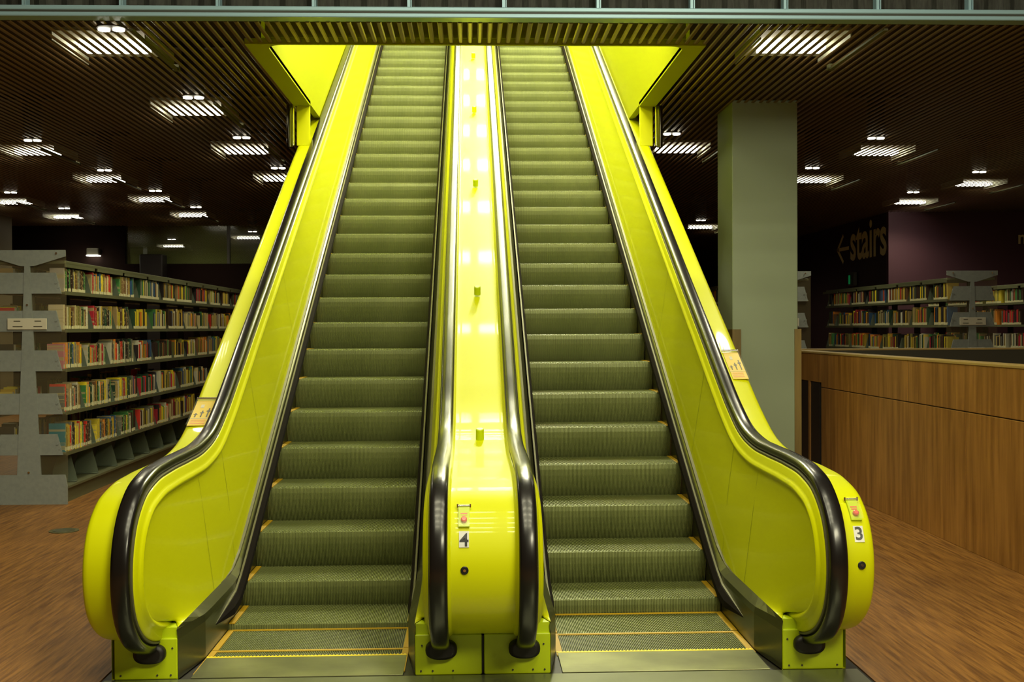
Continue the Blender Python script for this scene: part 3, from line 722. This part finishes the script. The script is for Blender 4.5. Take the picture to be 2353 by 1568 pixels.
# ------------------------------------------------------------------ bookcases
SZ = [1.985, 1.632, 1.262, .860, .480]     # shelf tops, upper first
def bookcase(xf, sg, y0, y1, label, panel=True, bays=.92):
    """xf: x of the shelf front that we see, sg: direction from front into the case"""
    r = thing('bookcase', label, 'bookcase', (xf+sg*.33, y0, 0), 'open steel bookcases')
    A = lambda a, b: sorted((xf+sg*a, xf+sg*b))
    D = .66
    for k, z in enumerate(SZ):
        mb = MB()
        mb.box(*A(.0, .27), y0+.03, y1, z-.022, z-.003, b=.002); mb.box(*A(-.004, .004), y0+.03, y1, z-.030, z+.004)
        mb.box(*A(D-.27, D), y0+.03, y1, z-.022, z-.003, b=.002)
        mb.build('shelf', SHELF, r, (xf+sg*.13, y0, z))
    mb = MB(); mb.box(*A(.03, D-.03), y0+.03, y1, .0, .135); mb.box(*A(.0, D), y0+.03, y1, .135, .160, b=.003); mb.build('plinth', SHELF, r, (xf, y0, 0))
    mb = MB(); mb.box(*A(.31, .35), y0+.05, y1, .16, .46); mb.build('dark_backing', DARKM, r, (xf+sg*.33, y0, .16))  # dark sheet added for the darkness behind the bottom shelf
    mb = MB(); mb.box(*A(.0, D), y0+.03, y1, 2.245, 2.275, b=.003)
    nb = int(round((y1-y0)/bays))
    for k in range(nb): mb.box(*A(.0, .012), y0+.05+k*bays, y0+k*bays+bays-.04, 2.215, 2.25)
    mb.build('canopy', SHELF, r, (xf, y0, 2.24))
    for k in range(nb+1):
        y = y0+.05+k*bays
        if y > y1: break
        mb = MB(); mb.box(*A(.29, .37), y-.02, y+.02, .14, 2.25)
        for z in SZ:
            for a, b in ((.215, .29), (D-.29, D-.215)):
                if a > .3: pts = [(a, z-.02), (a, z+.16), (b, z+.03), (b, z-.02)]
                else: pts = [(a, z-.02), (a, z+.03), (b, z+.16), (b, z-.02)]
                vs = [(xf+sg*px, y+dy, pz) for dy in (-.002, .002) for px, pz in pts]; mb.add(vs, [(0, 1, 2, 3), (7, 6, 5, 4), (0, 4, 5, 1), (1, 5, 6, 2), (2, 6, 7, 3), (3, 7, 4, 0)])
        mb.build('upright', DARKM, r, (xf+sg*.33, y, 0))
    if panel:
        mb = MB(); mb.box(*A(-.02, D+.02), y0, y0+.008, .02, 2.36); g = mb.build('end_panel', ACRYL, r, (xf+sg*.33, y0, 0)); g['label'] = 'frosted clear end panel'
        e = MB(); c_ = .33
        def poly(pts, ya=y0-.012, yb=y0-.001):
            n = len(pts); vs = [(xf+sg*a, ya, z) for a, z in pts]+[(xf+sg*a, yb, z) for a, z in pts]
            e.add(vs, [tuple(range(n-1, -1, -1)), tuple(range(n, 2*n))]+[(i, (i+1) % n, n+(i+1) % n, n+i) for i in range(n)])
        poly([(-.02, 2.37), (-.02, 2.31), (.27, 2.22), (.39, 2.22), (D+.02, 2.31), (D+.02, 2.37)], y0-.016)
        poly([(.305, 2.22), (.355, 2.22), (.375, 1.7), (.44, .26), (.22, .26), (.285, 1.7)], y0-.020)
        poly([(-.02, .0), (-.02, .17), (.0, .275), (D, .275), (D+.02, .17), (D+.02, .0)], y0-.024)
        en = e.build('end_post', STEEL, r, (xf+sg*.33, y0, 0)); en['label'] = 'blue grey steel tapered post and foot'
        for k, z in enumerate(SZ):
            e = MB(); zt, zb = z+.175, z-.020
            poly([(.02, zb), (.07, zt), (D-.07, zt), (D-.02, zb)], y0-.014, y0-.002)
            for a in (.07, D-.07): e.cyl((xf+sg*a, y0-.014, z+.08), (xf+sg*a, y0-.020, z+.08), .010, 10)
            for a in (.05, D-.05): e.box(*A(a-.008, a+.008), y0-.018, y0-.014, z+.03, z+.09)
            e.build('shelf_bracket', STEEL, r, (xf+sg*.33, y0, z))
        for z in (1.86, .30, 2.34):
            m2 = MB(); 
            for a in ([.33] if z < 2.3 else [.06, D-.06]): m2.cyl((xf+sg*a, y0-.02, z), (xf+sg*a, y0-.028, z), .010, 12)
            m2.build('bolt', CHROME, en, (xf+sg*.33, y0-.02, z))
        m2 = MB(); m2.box(*A(.15, .51), y0-.034, y0-.022, 1.632, 1.735, b=.003); h = m2.build('label_holder', PAPER, r, (xf+sg*.33, y0-.03, 1.63)); h['label'] = 'white label card with faint grey print'
        m2 = MB()
        for a, b in ((.20, .26), (.39, .45)): m2.box(*A(a, b), y0-.036, y0-.0335, 1.706, 1.713)
        for a, b in ((.19, .27), (.37, .46)): m2.box(*A(a, b), y0-.036, y0-.0335, 1.655, 1.662)
        m2.build('print', DARKM, h, (xf+sg*.33, y0-.035, 1.66))
    return r
BXL, BYL = -3.845, 10.74
bookcase(BXL, -1, BYL, 19.2, 'long steel bookcase full of books beside the lime escalator')
bookcase(6.41, 1, 15.2, 20.5, 'steel bookcase behind the counter whose frosted end panel faces us')
bookcase(8.53, 1, 16.6, 21.2, 'bookcase standing partly out of the picture against the purple wall')
bookcase(3.85, 1, 15.2, 20.5, 'bookcase mostly hidden behind the grey column')

# ---- books
COLS = [('red', (.55, .035, .02)), ('crimson', (.40, .02, .035)), ('yellow', (.72, .56, .02)), ('mustard', (.50, .33, .03)), ('orange', (.66, .22, .02)), ('black', (.012, .010, .010)),
        ('dark brown', (.055, .028, .015)), ('brown', (.16, .075, .03)), ('cream', (.50, .42, .20)), ('white', (.52, .50, .38)), ('green', (.06, .22, .06)), ('dark green', (.02, .06, .03)),
        ('gold', (.50, .36, .06)), ('blue', (.03, .09, .20)), ('grey', (.17, .17, .13)), ('tan', (.34, .24, .10)), ('olive', (.18, .17, .04)), ('yellow', (.62, .50, .04)), ('black', (.02, .015, .015)), ('dark brown', (.04, .02, .012))]
TH = [('slim', .017, .025), ('medium', .027, .038), ('thick', .042, .060)]
def book_unit():
    """x: 0 at the spine going to -1 (depth), y: -0.5..0.5, z: 0..1"""
    plan = [(-1, -.5), (-.035, -.5), (-.012, -.38), (0, -.15), (0, .15), (-.012, .38), (-.035, .5), (-1, .5)]
    mb = MB(); zs = [0, .035, .175, 1.0]; n = 8
    for j in range(3):
        for i in range(n):
            a, b = plan[i], plan[(i+1) % n]
            mi = 2 if (j == 1 and 1 <= i <= 5) else (1 if i == 7 else 0)
            mb.add([(a[0], a[1], zs[j]), (b[0], b[1], zs[j]), (b[0], b[1], zs[j+1]), (a[0], a[1], zs[j+1])], [(0, 1, 2, 3)], mi)
    mb.add([(x, y, 0) for x, y in plan], [tuple(range(7, -1, -1))], 0)
    inn = [(x*.96-.03 if x > -.5 else x, y*.8) for x, y in plan]
    for i in range(n):
        a, b = plan[i], plan[(i+1) % n]; c, d = inn[(i+1) % n], inn[i]
        mb.add([(a[0], a[1], 1), (b[0], b[1], 1), (c[0], c[1], 1), (d[0], d[1], 1)], [(0, 1, 2, 3)], 0)
        mb.add([(d[0], d[1], 1), (c[0], c[1], 1), (c[0], c[1], .98), (d[0], d[1], .98)], [(0, 1, 2, 3)], 0)
    mb.add([(x, y, .98) for x, y in inn], [tuple(range(n))], 1)
    return mb
BU = book_unit()
SHN = ['top shelf', 'second shelf down', 'third shelf down', 'fourth shelf down', 'lowest filled shelf', 'empty bottom shelf']
def runs(y0, y1, rnd, lo=.55, hi=.85):
    """books and bookends along a shelf: list of (kind, y, thickness, height, depth, colour index, size name)"""
    out = []; y = y0+.07; bay = 0; gi = 0
    while y < y1:
        bend = y+rnd.uniform(.38, .80)
        base_h = rnd.uniform(.205, .245); pal = rnd.sample(range(len(COLS)), 9)
        first = True
        while y < bend and y < y1:
            s = rnd.choices((0, 1, 2), (.5, .38, .12))[0]; t = rnd.uniform(TH[s][1], TH[s][2])
            out.append(('book', y+t/2, t*.94, max(.175, min(.29, base_h+rnd.uniform(-.035, .03))), rnd.uniform(.13, .165), rnd.choice(pal), s)); y += t+.0008
        g = rnd.choice((.13, .17, .15, .24)); out.append(('end', y+g-.012, 0, 0, 0, 0, 0)); y += g
    return out
items = []
rnd = random.Random(11)
YMAX = [19.0, 18.3, 17.6, 16.8, 16.2]
for k, z in enumerate(SZ):
    for it in runs(BYL, YMAX[k], rnd): items.append((k, z, it))
bk = sorted([q for q in items if q[2][0] == 'book'], key=lambda q: q[2][1])
near = bk[:300]; far = bk[300:]
cnt = {}; B0 = None
def ordn(n):
    if n <= 12: return ORD[n-1]
    suf = 'th' if 10 <= n % 100 <= 20 else {1: 'st', 2: 'nd', 3: 'rd'}.get(n % 10, 'th')
    return '%d%s' % (n, suf)
for k, z, it in near:
    _, y, t, h, d, ci, s = it; cnt[k] = cnt.get(k, 0)+1; h = min(h, .222) if k == 0 else h
    cn, cc = COLS[ci]
    if cnt[k] == 1: cn, cc = [('white', (.50, .44, .36)), ('cream', (.50, .42, .26)), ('pink', (.50, .17, .20)), ('grey', (.14, .14, .13)), ('teal', (.01, .20, .26))][k]; h = .225 if k == 0 else max(h, .235)
    if B0 is None:
        me = bpy.data.meshes.new('book'); me.from_pydata(BU.v, [], BU.f)
        for m in (BOOKC, PAGES, LABELM): me.materials.append(m)
        for p_, mi in zip(me.polygons, BU.m): p_.material_index = mi
        o = B0 = bpy.data.objects.new('book', me)
    else: o = B0.copy()
    COL.objects.link(o); o.location = (BXL-.02-rnd.uniform(0, .012), y, z-.002); o.scale = (d, t, h); _ = rnd.random()
    f = rnd.uniform(.8, 1.25); o.color = (cc[0]*f, cc[1]*f, cc[2]*f, 1)
    size = TH[s][0]; tall = 'tall' if h > .235 else ('short' if h < .19 else 'upright')
    tag(o, '%s %s %s book, %s from end panel, %s, long bookcase' % (size, tall, cn, ordn(cnt[k]), SHN[k]), 'book', 'books on the long bookcase')
# the remaining, far books as one object
fm = MB(); fcol = []
def fbook(xf, sg, y, t, h, d, c, z, fl=None):
    h = min(h, .222) if z > 1.9 else h
    vs = [(xf-sg*(-(a[0]))*d if False else xf+sg*(-a[0])*d, y+a[1]*t, z+a[2]*h) for a in BU.v]
    k0 = len(fm.v); fm.v += vs
    for f, mi in zip(BU.f, BU.m):
        fm.f.append([k0+i for i in (f if sg < 0 else f[::-1])]); fm.m.append(mi); fm.sm.append(False)
    fcol.extend([c]*len(BU.v))
def jit(c, r): f = r.uniform(.75, 1.25); return tuple(v*f for v in c)
for k, z, it in far:
    _, y, t, h, d, ci, s = it; fbook(BXL-.02, -1, y, t, h, d, jit(COLS[ci][1], rnd), z-.0015)
# other side of the long bookcase, seen through the gaps, and the bookcases behind the counter
ends = [(BXL, -1, k, z, it) for k, z, it in items if it[0] == 'end']
for k, z in enumerate(SZ):
    for it in runs(BYL, 15.5, rnd):
        if it[0] == 'book': fbook(BXL-.64, 1, it[1], it[2], it[3], it[4], jit(COLS[it[5]][1], rnd), z-.0015)
for xf, y0, y1 in ((6.41, 15.2, 20.4), (8.53, 16.6, 21.1), (3.85, 15.2, 20.3)):
    for k, z in enumerate(SZ[:3]):
        for it in runs(y0, y1, rnd):
            if it[0] == 'book': fbook(xf+.02, 1, it[1], it[2], it[3], it[4], jit(COLS[it[5]][1], rnd), z-.0015)
            elif xf > 6 and xf < 8: ends.append((xf, 1, k, z, it))
fb = fm.build('books', [BOOKV, PAGES, LABELM], None, (0, 0, 0))
ca = fb.data.color_attributes.new('cover', 'FLOAT_COLOR', 'POINT')
flat = []
for c_ in fcol: flat += [c_[0], c_[1], c_[2], 1]
ca.data.foreach_set('color', flat)
tag(fb, 'many small far books of all colours on the distant bookcase shelves', 'books', kind='stuff')
# bookends
E0 = None; ec = {}
for q in range(9): ends.append((BXL, -1, 5, .166, ('end', 11.15+q*.62)))
ends.sort(key=lambda e: (e[0], e[2], e[4][1]))
for xf, sg, k, z, it in ends:
    y = it[1]; ec[(xf, k)] = ec.get((xf, k), 0)+1; n = ec[(xf, k)]
    if n > 12: continue
    nm = 'long bookcase' if xf < 0 else 'bookcase behind the counter'
    w = (xf+sg*.03, y, z-.0015)
    if E0 is None:
        mb = MB(); D_ = -1
        pts = [(.0, 0), (.02, .09), (.045, .185), (.115, .185), (.15, .06), (.15, 0)]
        vs = [(w[0]+sg*a, w[1]+dy, w[2]+b) for dy in (0, .0022) for a, b in pts]; nn = len(pts)
        mb.add(vs, [tuple(range(nn)), tuple(range(2*nn-1, nn-1, -1))]+[(i, nn+i, nn+(i+1) % nn, (i+1) % nn) for i in range(nn)])
        mb.box(*sorted((w[0], w[0]+sg*.13)), w[1]-.07, w[1]+.0022, w[2], w[2]+.002)
        E0 = mb.build('bookend', ENDM, None, w); o = E0
    else:
        o = E0.copy(); COL.objects.link(o); o.location = w; o.scale = (1 if sg < 0 else -1, 1, 1)
    if k == 5: o.scale = (1.6, 1, 1.45)
    tag(o, 'grey steel bookend, %s from the end panel, %s, %s' % (ordn(n), SHN[k], nm), 'bookend', 'steel bookends between the books')

# ------------------------------------------------------------------ light
def aim(o, tgt):
    d = Vector(tgt)-o.location; o.rotation_euler = d.to_track_quat('-Z', 'Y').to_euler()
W = bpy.data.worlds.new('world'); SC.world = W; W.use_nodes = True
W.node_tree.nodes['Background'].inputs[0].default_value = (1., .60, .26, 1); W.node_tree.nodes['Background'].inputs[1].default_value = .075
for y, e in ((.5, 48), (1.7, 48), (2.9, 48), (4.1, 40), (5.3, 34)):
    for sx in (-1, 1):
        l = new_light('atrium_light', 'AREA', (sx*1.15+.4, y, 6.3), (0, 0, 0), e*1.12, (1, .95, .64), 1.8, .22)
a = new_light('atrium_light', 'AREA', (2.6, -.5, 4.6), (0, 0, 0), 240, (1, .94, .64), 2.2, 1.0); aim(a, (-1.2, 6.5, .5))  # unseen light added from the right to brighten the left panel
a = new_light('unseen_well_light', 'AREA', (1.30, 15.8, 8.8), (0, 0, 0), 1050, (1, .96, .68), .5, 1.4); aim(a, (-1.2, 8, 1.5))
for sx in (-1, 1):
    a = new_light('unseen_well_light', 'AREA', (sx*1.25, 9.7, 8.6), (0, 0, 0), 270, (1, .95, .70), .5, 1.4); aim(a, (sx*.7, 15, 5))  # unseen pair added to brighten the risers of the upper steps
    a = new_light('unseen_well_light', 'AREA', (sx*.9, 8.80, 5.0), (0, 0, 0), 75, (1, .92, .66), .9, .25); aim(a, (sx*.85, 15.5, 5.6))  # added pair hidden behind the ceiling edge, lights the risers head-on
SC.view_settings.view_transform = 'Standard'; SC.view_settings.look = 'None'; SC.view_settings.gamma = 1; SC.view_settings.use_curve_mapping = False
SC.view_settings.exposure = 0
SC.cycles.use_denoising = True
SC.cycles.max_bounces = 6; SC.cycles.diffuse_bounces = 3; SC.cycles.glossy_bounces = 3; SC.cycles.adaptive_threshold = .04
